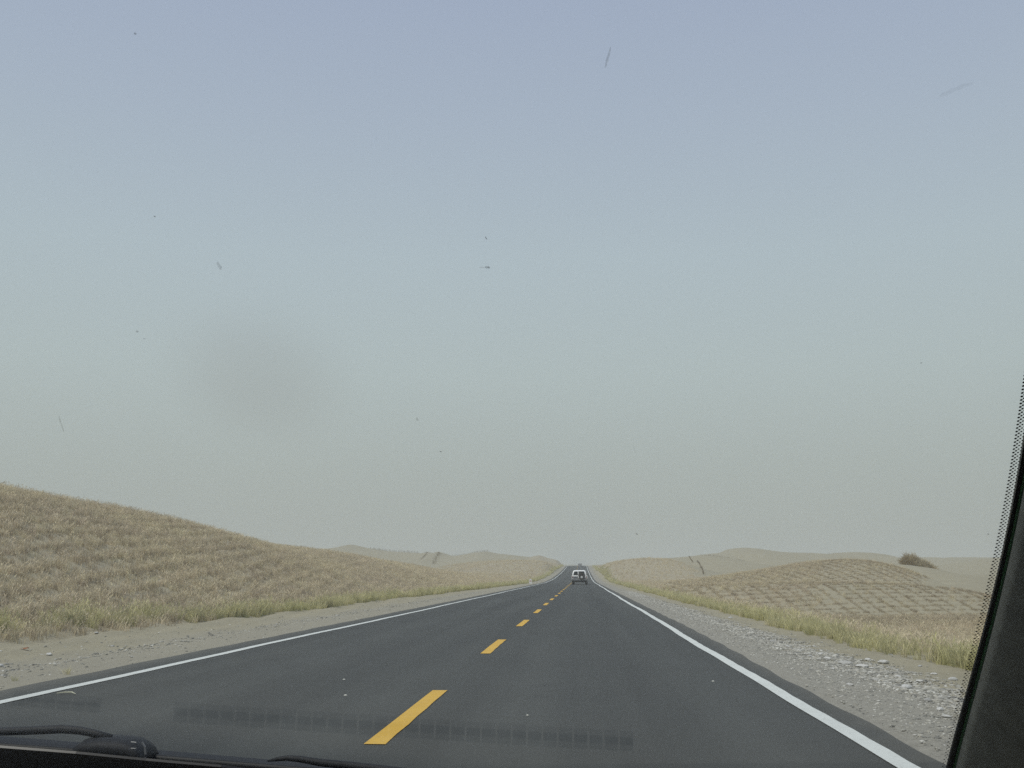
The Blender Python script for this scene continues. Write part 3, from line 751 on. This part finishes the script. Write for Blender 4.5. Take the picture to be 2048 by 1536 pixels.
for sgn in (-1, 1):
    for (ya, yb) in ((.35, 1.25), (1.33, 2.15), (2.22, 2.75)):
        pts = [(sgn * xs_(1.18), ya, 1.18), (sgn * xs_(1.18), yb, 1.18), (sgn * xs_(1.52), yb - (.35 if yb > 2.6 else 0), 1.52), (sgn * xs_(1.52), ya + .06, 1.52)]
        pane('side_window', pts, M_tint, suv)
    bm = bmesh.new(); box(bm, sgn * .83 - .045, sgn * .83 + .045, -.035, .03, .76, 1.02); bm_obj('tail_light', bm, M_red, suv, bevel=.01)
    bm = bmesh.new(); box(bm, sgn * 1.0 - .07, sgn * 1.0 + .07, 3.0, 3.10, 1.12, 1.28); bm_obj('mirror', bm, M_dark, suv, bevel=.02)
    bm = bmesh.new(); box(bm, min(sgn * .90, sgn * .97), max(sgn * .90, sgn * .97), .35, 4.3, .60, .74); bm_obj('side_cladding', bm, M_carsilver, suv, bevel=.015)
    for yw in (.95, 3.6):
        V, Fc = lathe([(-.12, .20), (-.12, .30), (-.09, .355), (.09, .355), (.12, .30), (.12, .20)])
        wh = pydata('wheel', V, Fc, M_tyre, suv, True); wh.location = (sgn * .80, yw, .355)
        V, Fc = lathe([(-.03, .19), (.03, .205), (.015, .12), (.03, .06), (.03, .01)]); V = [(sgn * x + sgn * .105, y, z) for x, y, z in V]
        pydata('rim', V, Fc, M_rim, wh)
    bm = bmesh.new(); box(bm, sgn * .84 - .07, sgn * .84 + .07, .62, .66, .14, .50); bm_obj('mud_flap', bm, M_dark, suv)
bm = bmesh.new(); box(bm, -.93, .93, -.10, .22, .48, .70); bm_obj('rear_bumper', bm, M_carsilver, suv, True, bevel=.04)
bm = bmesh.new(); box(bm, -.93, .93, 4.45, 4.66, .46, .70); bm_obj('front_bumper', bm, M_carsilver, suv, True, bevel=.04)
bm = bmesh.new(); box(bm, -.72, .72, .1, 4.3, .30, .50); bm_obj('chassis', bm, M_dark, suv)
bm = bmesh.new(); box(bm, -.60, -.24, -.034, -.026, .84, .95); bm_obj('number_plate', bm, M_plate, suv)
bm = bmesh.new(); box(bm, -.74, .74, -.018, -.004, .705, .80); bm_obj('rear_cladding', bm, M_carsilver, suv)
V, Fc = lathe([(-.10, .02), (-.10, .19), (-.11, .30), (-.08, .37), (.08, .37), (.10, .28), (.10, .19)], 'y')
spw = pydata('spare_wheel', V, Fc, M_tyre, suv, True); spw.location = (.30, -.13, 1.00)
V, Fc = lathe([(-.13, .02), (-.14, .08), (-.12, .14), (.0, .14)], 'y'); V = [(x, y, z - .12) for x, y, z in V]; pydata('wheel_disc', V, Fc, M_rim, spw)
V, Fc = tube([(-.14, -.03, 1.06), (-.14, -.03, 1.60)], .012, 6); bm = bmesh.new(); box(bm, -.76, -.16, -.024, -.006, .80, .99); bm_obj('rear_cladding', bm, M_carsilver, suv)
pydata('door_seam', V, Fc, M_dark, suv)
for x in (-.62, .62):
    V, Fc = tube([(x, .45, 1.70), (x, .5, 1.765), (x, 2.2, 1.765), (x, 2.25, 1.70)], .018, 6); pydata('roof_rail', V, Fc, M_dark, suv)

# far truck beyond the brow, nearly lost in the dust
M_truck = smat('dusty_tarpaulin', (.17, .17, .18), .9)
M_truck2 = smat('dusty_cab', (.22, .23, .25), .7)
Yt = 640.0; a_, b_ = ray(1160, 1127); Xt = a_ * Yt
zt = H + b_ * Yt - 3.35; zt = float(road_z(Yt))
top_needed = H + ray(1160, 1126.5)[1] * Yt - zt
tr = empty('truck', (Xt, Yt, zt)); tag(tr, 'distant dark truck just beyond the brow, faded by dust', 'truck')
bm = bmesh.new(); box(bm, -1.15, 1.15, 0, 6.5, 1.05, top_needed - .25); bm_obj('cargo_cover', bm, M_truck, tr, bevel=.15)
bm = bmesh.new(); box(bm, -1.05, 1.05, 6.8, 8.6, .7, top_needed); bm_obj('cab', bm, M_truck2, tr, bevel=.2)
bm = bmesh.new(); box(bm, -.5, .5, .2, 8.2, .6, 1.0); bm_obj('chassis', bm, M_dark, tr)
for x in (-.95, .95):
    for yy in (1.2, 2.5, 7.5):
        V, Fc = lathe([(-.14, .3), (-.14, .5), (.14, .5), (.14, .3)]); o = pydata('wheel', V, Fc, M_tyre, tr); o.location = (x, yy, .5)

# ------------------------------------------------------------------ our own car: the front of the cabin seen from the passenger seat
M_trim = Mat('dark_pillar_trim', (.075, .077, .07), .75, .25); M_trim.color(M_trim.ramp(M_trim.noise(60, 5), [(.3, (.10, .104, .092)), (.7, (.14, .145, .128))])); M_trim.bump(M_trim.noise(420, 3, .7), .25, .0006); M_trim = M_trim.m
M_frit = smat('black_ceramic', (.008, .008, .010), .35, .4)
M_frit.use_nodes = True
M_dotmat = smat('violet_black_ceramic', (.014, .008, .020), .4, .4)
M_green = smat('green_glass_edge', (.02, .075, .025), .3, .5)
M_rubber = smat('wiper_rubber', (.020, .021, .022), .55, .3)
M_wiper = smat('wiper_metal_black', (.026, .028, .031), .6, .2, var=.15)
M_dash = Mat('grey_dashboard', (.17, .17, .16), .85, .2); M_dash.color(M_dash.ramp(M_dash.noise(30, 5), [(.3, (.27, .27, .255)), (.7, (.32, .32, .305))])); M_dash = M_dash.m
M_slot = smat('vent_slot_shade', (.045, .045, .045), .9)  # dark colour stands in for the shade inside the vent openings
M_cowl = smat('cowl_plastic', (.022, .023, .025), .6)
M_paintown = smat('grey_body_paint', (.10, .11, .12), .3, .5)
M_lining = smat('roof_lining', (.07, .07, .065), .95)

# windscreen plane: z = WZ - WS*y
WS, WZ = .70, 1.60
def on_glass(px, py, off=0.0):
    """point where the line of sight crosses the windscreen (off: metres outside it)"""
    a_, b_ = ray(px, py); Y = (WZ - H) / (WS + b_)
    p = Vector((a_ * Y, Y, H + b_ * Y)); nrm = Vector((0, WS, 1)).normalized()
    return p + nrm * off
glassm = Mat('windscreen_glass')
t = glassm.t; t.nodes.remove(glassm.b)
tb = glassm.n('ShaderNodeBsdfTransparent'); gb = glassm.n('ShaderNodeBsdfGlossy'); gb.inputs['Roughness'].default_value = 0.035
geo = glassm.n('ShaderNodeNewGeometry'); dp = glassm.n('ShaderNodeVectorMath', operation='DOT_PRODUCT')
glassm.l(geo.outputs['Incoming'], dp.inputs[0]); glassm.l(geo.outputs['Normal'], dp.inputs[1])
c_ = glassm.math('ABSOLUTE', dp.outputs['Value']); fr = glassm.math('ADD', glassm.math('MULTIPLY', glassm.math('POWER', glassm.math('SUBTRACT', 1.0, c_), 5.0), .96), .04)
mixs = glassm.n('ShaderNodeMixShader'); glassm.l(fr, mixs.inputs[0]); glassm.l(tb.outputs[0], mixs.inputs[1]); glassm.l(gb.outputs[0], mixs.inputs[2])
glassm.l(mixs.outputs[0], t.nodes['Material Output'].inputs[0])
# greasy smear on the glass (left of centre) and faint dust film
sm = on_glass(515, 760); tco = glassm.n('ShaderNodeTexCoord')
ds = glassm.n('ShaderNodeVectorMath', operation='DISTANCE'); glassm.l(tco.outputs['Object'], ds.inputs[0]); ds.inputs[1].default_value = sm
mr = glassm.n('ShaderNodeMapRange', interpolation_type='SMOOTHERSTEP'); mr.inputs[1].default_value = 0; mr.inputs[2].default_value = .068
mr.inputs[3].default_value = 1; mr.inputs[4].default_value = 0
glassm.l(ds.outputs['Value'], mr.inputs[0])
glassm.l(glassm.mix(mr.outputs[0], (.985, .995, .988), (.945, .945, .935)), tb.inputs[0])
car = empty('car', (-.42, .9, 0)); tag(car, 'dark interior of the car we ride in, with windscreen, black pillar and wipers', 'car')
def cpart(name, V, Fc, mat, smooth=False, parent=None):
    o = pydata(name, V, Fc, mat, parent or car, smooth)
    if parent is None: o.location = tuple(-x for x in car.location)
    return o
def gp(x, y, off=0.0): return Vector((x, y, WZ - WS * y)) + Vector((0, WS, 1)).normalized() * off
# right edge of the glass, bottom to top (photo survey of the outer frit edge / dot-band border / trim edge)
outer = [(1868, 1600), (1884, 1533), (1902, 1440), (1935, 1326), (1957, 1246), (1974, 1180), (1987, 1103), (2007, 995), (2021, 900), (2036, 820), (2047, 748), (2075, 560), (2100, 380), (2125, 200)]
inner = [(1876, 1600), (1891.5, 1533), (1911, 1440), (1945, 1326), (1969, 1246), (1987, 1180), (2000, 1103), (2021, 995), (2037, 900), (2053, 820), (2064, 748), (2092, 560), (2117, 380), (2142, 200)]
trime = [(1890, 1600), (1903, 1533), (1922, 1440), (1957, 1326), (1979, 1246), (1998, 1175), (2013, 1091), (2029, 982), (2048, 906), (2066, 820), (2080, 748), (2112, 560), (2140, 380), (2166, 200)]
def resamp(pts, n):
    p = np.array(pts, float); t_ = np.linspace(0, 1, len(p)); q = np.linspace(0, 1, n)
    ynew = p[0, 1] + (p[-1, 1] - p[0, 1]) * q
    order = np.argsort(p[:, 1]); c = np.polyfit(p[:, 1], p[:, 0], 5)
    return [(float(np.polyval(c, yy)), float(yy)) for yy in ynew]
NS = 40
O_, I_, T_ = resamp(outer, NS), resamp(inner, NS), resamp(trime, NS)
# glass slab
le = -1.13
bot_y, top_y = 1.0, .16
def edge_pt(k, y):
    return None
Vg = []
eo = [on_glass(*p) for p in T_]
eo = [gp(eo[0].x + (bot_y - eo[0].y) * .35, bot_y)] + [e + Vector((.03, 0, 0)) for e in eo] + [gp(eo[-1].x + .02, top_y)]
eo = [e for e in eo]
th = .003
for off in (0, th):
    for e in eo: Vg += [gp(le, e.y, off), gp(e.x, e.y, off)]
n2 = len(eo); Fg = []
for i in range(n2 - 1):
    Fg.append((2 * i, 2 * i + 1, 2 * i + 3, 2 * i + 2)); b2 = 2 * n2; Fg.append((b2 + 2 * i + 2, b2 + 2 * i + 3, b2 + 2 * i + 1, b2 + 2 * i))
ws = cpart('windscreen', Vg, Fg, glassm.m)
def gpart(name, V, Fc, mat, smooth=False): return pydata(name, V, Fc, mat, ws, smooth)
# solid ceramic band + green glass edge + dots, inside face of the glass
def band(name, A, B, mat, off0, off1):
    V, Fc = [], []
    for (a1, b1) in zip(A, B): V += [on_glass(*a1, off0), on_glass(*b1, off0), on_glass(*a1, off1), on_glass(*b1, off1)]
    for i in range(len(A) - 1):
        k = 4 * i
        Fc += [(k, k + 1, k + 5, k + 4), (k + 6, k + 7, k + 3, k + 2), (k, k + 4, k + 6, k + 2), (k + 1, k + 3, k + 7, k + 5)]
    return gpart(name, V, Fc, mat)
T2_ = [(x + 70, y) for x, y in T_]
band('frit_band', I_, T2_, M_frit, -.0015, -.0035)
G0 = [(x - 2.2, y) for x, y in T_]; G1 = [(x + 1.2, y) for x, y in T_]
band('glass_edge', G0, G1, M_green, -.004, -.006)
LA = [(-500, 1450), (-200, 1472), (0, 1487), (154, 1499), (294, 1513), (444, 1526), (640, 1550), (1000, 1580), (1880, 1640)]
band('frit_band', LA, [(x, y + 90) for x, y in LA], M_frit, -.0015, -.0035)
V, Fc = [], []
Pt = .00235
# walk up the outer edge on the glass; rows of dots across the band, growing towards the solid part
path = [(on_glass(*o), on_glass(*i)) for o, i in zip(resamp(outer, 400), resamp(inner, 400))]
acc = 0; last = path[0][0]; row_i = 0
for (a1, b1) in path:
    if (a1 - last).length + 1e-9 < Pt * .5: continue
    last = a1; row_i += 1
    W_ = (b1 - a1).length; nn = int(W_ / Pt) + 2
    for k in range(nn):
        d = W_ - (k + (.5 if row_i % 2 else 0)) * Pt
        if d < -.0004: continue
        c = a1 + (b1 - a1).normalized() * d; rad = .00048 + .00030 * (1 - d / W_)
        tdir = (b1 - a1).normalized(); ndir = Vector((0, WS, 1)).normalized(); sdir = ndir.cross(tdir)
        k0 = len(V)
        for q in range(6):
            an = q * math.pi / 3; V.append(c + (tdir * math.cos(an) + sdir * math.sin(an)) * rad + ndir * -.0012)
        Fc.append(tuple(range(k0, k0 + 6)))
dots = gpart('frit_dots', V, Fc, M_dotmat); dots['kind'] = 'stuff'
# pillar trim: a padded cover that starts at the frit and curves back past the camera
cs = [(0, .002, -.010), (.001, -.012, -.012), (.004, -.028, -.012), (.010, -.045, -.018), (.022, -.060, -.024), (.042, -.070, -.030), (.075, -.076, -.036), (.12, -.085, -.045), (.17, -.12, -.06), (.20, -.30, -.08), (.21, -.60, -.10), (.21, -.85, -.10)]
V, Fc = [], []
TT = [on_glass(*p) for p in T_]
TT = [TT[0] + Vector((.10, .30, -.21)), TT[0] + Vector((.03, .10, -.07))] + TT + [TT[-1] + Vector((-.02, -.10, .07))]
for p in TT:
    for (dx, dy, dn) in cs: V.append(p + Vector((dx, dy * .75, 0)) + Vector((0, WS, 1)).normalized() * dn)
m = len(cs)
for i in range(len(TT) - 1):
    for k in range(m - 1): Fc.append((i * m + k, i * m + k + 1, (i + 1) * m + k + 1, (i + 1) * m + k))
pt = cpart('pillar_trim', V, Fc, M_trim, True)
so = pt.modifiers.new('thick', 'SOLIDIFY'); so.thickness = .002; so.offset = 0
# left pillar
V, Fc = tube([(-1.20, 1.05, .86), (-1.14, .55, 1.22), (-1.06, .12, 1.50)], [.05, .045, .045], 10); cpart('pillar_trim', V, Fc, M_trim, True)
# doors; unseen roof and rear panel, added to keep the cabin dark
bm = bmesh.new(); box(bm, -1.16, .46, -1.6, .17, 1.485, 1.53); o = bm_obj('roof_lining', bm, M_lining, car); o.location = tuple(-x for x in car.location)
for x in (-1.24, .53):
    bm = bmesh.new(); box(bm, x - .04, x + .04, -1.6, .95, .30, .92)
    box(bm, x - .04, x + .04, -1.6, .2, 1.40, 1.50); box(bm, x - .039, x + .039, -1.6, -.20, .92, 1.42)  # solid rear quarters added to cut the light entering the cabin
    o = bm_obj('door', bm, M_dark, car); o.location = tuple(-x_ for x_ in car.location)
bm = bmesh.new(); box(bm, -1.2, .5, -1.7, -1.6, .30, 1.5); o = bm_obj('rear_light_blocker', bm, M_dark, car); o.location = tuple(-x for x in car.location)  # unseen panel added to shut out light from behind
bm = bmesh.new(); box(bm, -1.2, .5, -1.6, .95, .28, .33); o = bm_obj('floor_pan', bm, M_dark, car); o.location = tuple(-x for x in car.location)
# dashboard under the windscreen
V, Fc = [], []
dprof = [(.30, .62), (.34, .80), (.40, .865), (.50, .885), (.70, .890), (.90, .892), (1.0, .885)]
xsd = np.linspace(-1.18, .48, 14)
for x in xsd:
    for (y_, z_) in dprof: V.append((x, y_, z_ - .02 * ((x + .35) / .8) ** 2))
m = len(dprof)
for i in range(len(xsd) - 1):
    for k in range(m - 1): Fc.append((i * m + k, (i + 1) * m + k, (i + 1) * m + k + 1, i * m + k + 1))
dash = cpart('dashboard', V, Fc, M_dash, True)
# mirror a line of sight in the glass and drop it on the dashboard, to place the defroster grille by its reflection
def reflect_on_dash(px, py, zd=.893):
    p = on_glass(px, py); d = (p - Vector((0, 0, H))).normalized(); nrm = Vector((0, WS, 1)).normalized()
    r_ = d - 2 * d.dot(nrm) * nrm; return p + r_ * ((p.z - zd) / -r_.z)
def grille(x0, y0, x1, y1, hpx, n, name='defroster_slot'):
    for i in range(n):
        ta, tb_ = (i + .04) / n, (i + .88) / n
        q = []
        for (t_, dy) in ((ta, -hpx / 2), (tb_, -hpx / 2), (tb_, hpx / 2), (ta, hpx / 2)):
            q.append(reflect_on_dash(x0 + (x1 - x0) * t_, y0 + (y1 - y0) * t_ + dy))
        dz = lambda v: float(np.interp(v.y, [p_[0] for p_ in dprof], [p_[1] for p_ in dprof])) - .02 * ((v.x + .35) / .8) ** 2
        V = [Vector((v.x, v.y, dz(v) - .0005)) for v in q] + [Vector((v.x, v.y, dz(v) + .0009)) for v in q]
        o = pydata(name, V, [(0, 1, 2, 3), (4, 5, 6, 7), (0, 1, 5, 4), (1, 2, 6, 5), (2, 3, 7, 6), (3, 0, 4, 7)], M_slot, dash)
grille(345, 1430, 1270, 1496, 27, 30)
grille(20, 1404, 200, 1418, 18, 6)
# outside: cowl, bonnet, wipers
def at(px, py, Y):
    a_, b_ = ray(px, py); return Vector((a_ * Y, Y, H + b_ * Y))
# cowl panel: its upper edge is seen low in the view at left
top = [(-420, 1440), (-200, 1456), (0, 1472), (154, 1484), (294, 1498), (526, 1518), (700, 1533), (900, 1548), (1300, 1572), (1900, 1600)]
V, Fc = [], []
for px, py in top:
    p = at(px, py, 1.02); V += [p + Vector((0, -.10, -.06)), p + Vector((0, -.03, -.006)), p, p + Vector((0, .03, -.012)), p + Vector((0, .12, -.06)), p + Vector((0, .12, -.14))]
for i in range(len(top) - 1):
    for k in range(5): Fc.append((6 * i + k, 6 * i + k + 1, 6 * i + k + 7, 6 * i + k + 6))
cpart('cowl', V, Fc, M_cowl, True)
V, Fc = [], []
for j, x in enumerate(np.linspace(-1.2, .5, 9)):
    cv = .03 * ((x + .35) / .85) ** 2
    for (y_, z_) in ((1.10, .86), (1.3, .81), (1.6, .745), (1.9, .68), (2.05, .60), (2.1, .45)): V.append((x, y_ - cv * 2, z_ - cv))
for i in range(8):
    for k in range(5): Fc.append((6 * i + k, 6 * (i + 1) + k, 6 * (i + 1) + k + 1, 6 * i + k + 1))
bo = cpart('bonnet', V, Fc, M_paintown, True); so = bo.modifiers.new('thick', 'SOLIDIFY'); so.thickness = .01
# wiper 1: arm from the left, its hinge cap and the blade foot
def pxtube(name, pts, rads, mat, Y=.98, seg=10, flat=1.0, parent=None):
    P3 = [at(px, py, Y) for px, py in pts]
    V, Fc = tube(P3, rads, seg); return cpart(name, V, Fc, mat, True, parent)
arm = pxtube('wiper_arm', [(-260, 1480), (-120, 1470), (0, 1463), (60, 1461), (125, 1458), (160, 1461), (195, 1468), (222, 1476)], [.0036, .0036, .0038, .0039, .0041, .0038, .0034, .0034], M_wiper, .98)
# cap: rounded wedge lofted along x
caps = [(158, 1497, 3), (166, 1491, 12), (180, 1486, 17), (215, 1486, 21), (250, 1488, 21), (272, 1491, 20), (286, 1497, 17), (295, 1503, 12), (299, 1508, 4)]
V, Fc = [], []; sg = 12
for px, py, hp in caps:
    c = at(px, py + 6, .985)
    for k in range(sg):
        an = 2 * math.pi * k / sg; V.append(c + Vector((0, math.cos(an) * .022, math.copysign(abs(math.sin(an)) ** .6, math.sin(an)) * hp / F * .985)))
for i in range(len(caps) - 1):
    for k in range(sg): Fc.append((i * sg + k, i * sg + (k + 1) % sg, (i + 1) * sg + (k + 1) % sg, (i + 1) * sg + k))
Fc += [tuple(range(sg)), tuple((len(caps) - 1) * sg + k for k in range(sg))]
cpart('wiper_cap', V, Fc, M_wiper, True)
V, Fc = tube([at(262, 1484, .96), at(272, 1485, .96), at(272, 1497, .96), at(262, 1497, .96)], .0007, 6); cpart('cap_clip', V, Fc, M_carsilver)
V, Fc = tube([at(284, 1484, .962), at(290, 1494, .962), at(291, 1508, .962), at(290, 1518, .962)], .0009, 6); cpart('painted_cap_highlight', V, Fc, M_carsilver)  # pale tube stands in for the highlight down the cap's edge
pxtube('wiper_blade', [(-260, 1482), (0, 1492), (150, 1503), (220, 1508), (300, 1515), (460, 1528), (600, 1540), (760, 1552)], [.0035] * 8, M_rubber, 1.0)
pxtube('wiper_arm', [(535, 1522), (556, 1518), (575, 1516), (600, 1518), (640, 1525), (690, 1530), (760, 1538), (900, 1556)], [.0008, .002, .0026, .0030, .0034, .0036, .0038, .004], M_wiper, .98)

# insect remains on the outside of the glass
def bugmat(name, c, alpha):
    m = Mat(name, c, .9, .1); tr_ = m.n('ShaderNodeBsdfTransparent'); ms = m.n('ShaderNodeMixShader')
    nz = m.noise(900, 3, .7); fac = m.ramp(nz, [(.35, (alpha * .5,) * 3), (.6, (alpha,) * 3)])
    m.l(fac, ms.inputs[0]); m.l(tr_.outputs[0], ms.inputs[1]); m.l(m.b.outputs[0], ms.inputs[2]); m.l(ms.outputs[0], m.t.nodes['Material Output'].inputs[0]); return m.m
B_olive, B_dark, B_pink, B_faint = bugmat('insect_olive', (.22, .23, .12), .30), bugmat('insect_dark', (.12, .10, .09), .6), bugmat('insect_pinkish', (.25, .17, .17), .32), bugmat('insect_faint', (.28, .30, .30), .09)
def splat(px0, py0, px1, py1, wpx, mat, seed):
    r = random.Random(seed); a1, b1 = on_glass(px0, py0, .0055), on_glass(px1, py1, .0055); nrm = Vector((0, WS, 1)).normalized()
    ax = (b1 - a1); L_ = max(ax.length, 1e-5); ax.normalize(); sd_ = nrm.cross(ax); D = a1.length; ww = wpx / F * (a1 - Vector((0, 0, H))).length / 2
    n = 9; V = []
    for i in range(n):
        t_ = i / (n - 1); wv = ww * (math.sin(math.pi * (t_ * .9 + .05)) ** .6) * r.uniform(.6, 1.2); c = a1 + (b1 - a1) * t_ + sd_ * r.uniform(-.3, .3) * ww
        V += [c - sd_ * wv, c + nrm * .0004, c + sd_ * wv]
    Fc = []
    for i in range(n - 1):
        k = 3 * i; Fc += [(k, k + 1, k + 4, k + 3), (k + 1, k + 2, k + 5, k + 4)]
    gpart('insect_remains', V, Fc, mat)
for i, s_ in enumerate([(1222, 108, 1211, 150, 5, B_olive), (968, 549.5, 979, 550, 6, B_dark), (957, 550, 966, 550, 2.2, B_pink), (986, 546, 990, 551, 1.6, B_faint), (969, 488, 973, 495, 2.5, B_dark),
                        (430, 539, 436, 555, 7, B_pink), (831, 851, 835, 857, 6, B_olive), (110, 848, 121, 879, 4, B_olive), (265, 677, 270, 679, 5, B_dark), (280, 692, 284, 693, 3, B_pink),
                        (259, 80, 264, 81, 4, B_dark), (878, 918, 882, 919, 4, B_dark), (300, 447, 304, 448, 3, B_dark), (1273, 1082, 1276, 1085, 3, B_dark), (371, 780, 374, 782, 3, B_faint),
                        (1505, 390, 1508, 392, 3, B_faint), (1267, 905, 1271, 921, 3, B_faint), (1885, 207, 1955, 178, 10, B_faint), (131, 345, 134, 352, 2, B_faint), (1981, 1083, 1984, 1085, 3, B_dark), (1847, 741, 1850, 742, 3, B_dark), (1781, 917, 1784, 918, 3, B_faint)]):
    splat(*s_, seed=i)

# ------------------------------------------------------------------ dust haze
hm = bpy.data.materials.new('dust_haze'); hm.use_nodes = True; t = hm.node_tree; t.nodes.clear()
ho = t.nodes.new('ShaderNodeOutputMaterial'); pv = t.nodes.new('ShaderNodeVolumePrincipled')
pv.inputs['Color'].default_value = (.81, .83, .80, 1); pv.inputs['Density'].default_value = HAZE_DENSITY; pv.inputs['Anisotropy'].default_value = .0
t.links.new(pv.outputs[0], ho.inputs['Volume'])
bm = bmesh.new(); box(bm, -6400, 6400, -300, 9400, -8, 60)
hz = bm_obj('haze', bm, hm); tag(hz, 'pale dust haze hanging over the desert', 'haze', kind='stuff')
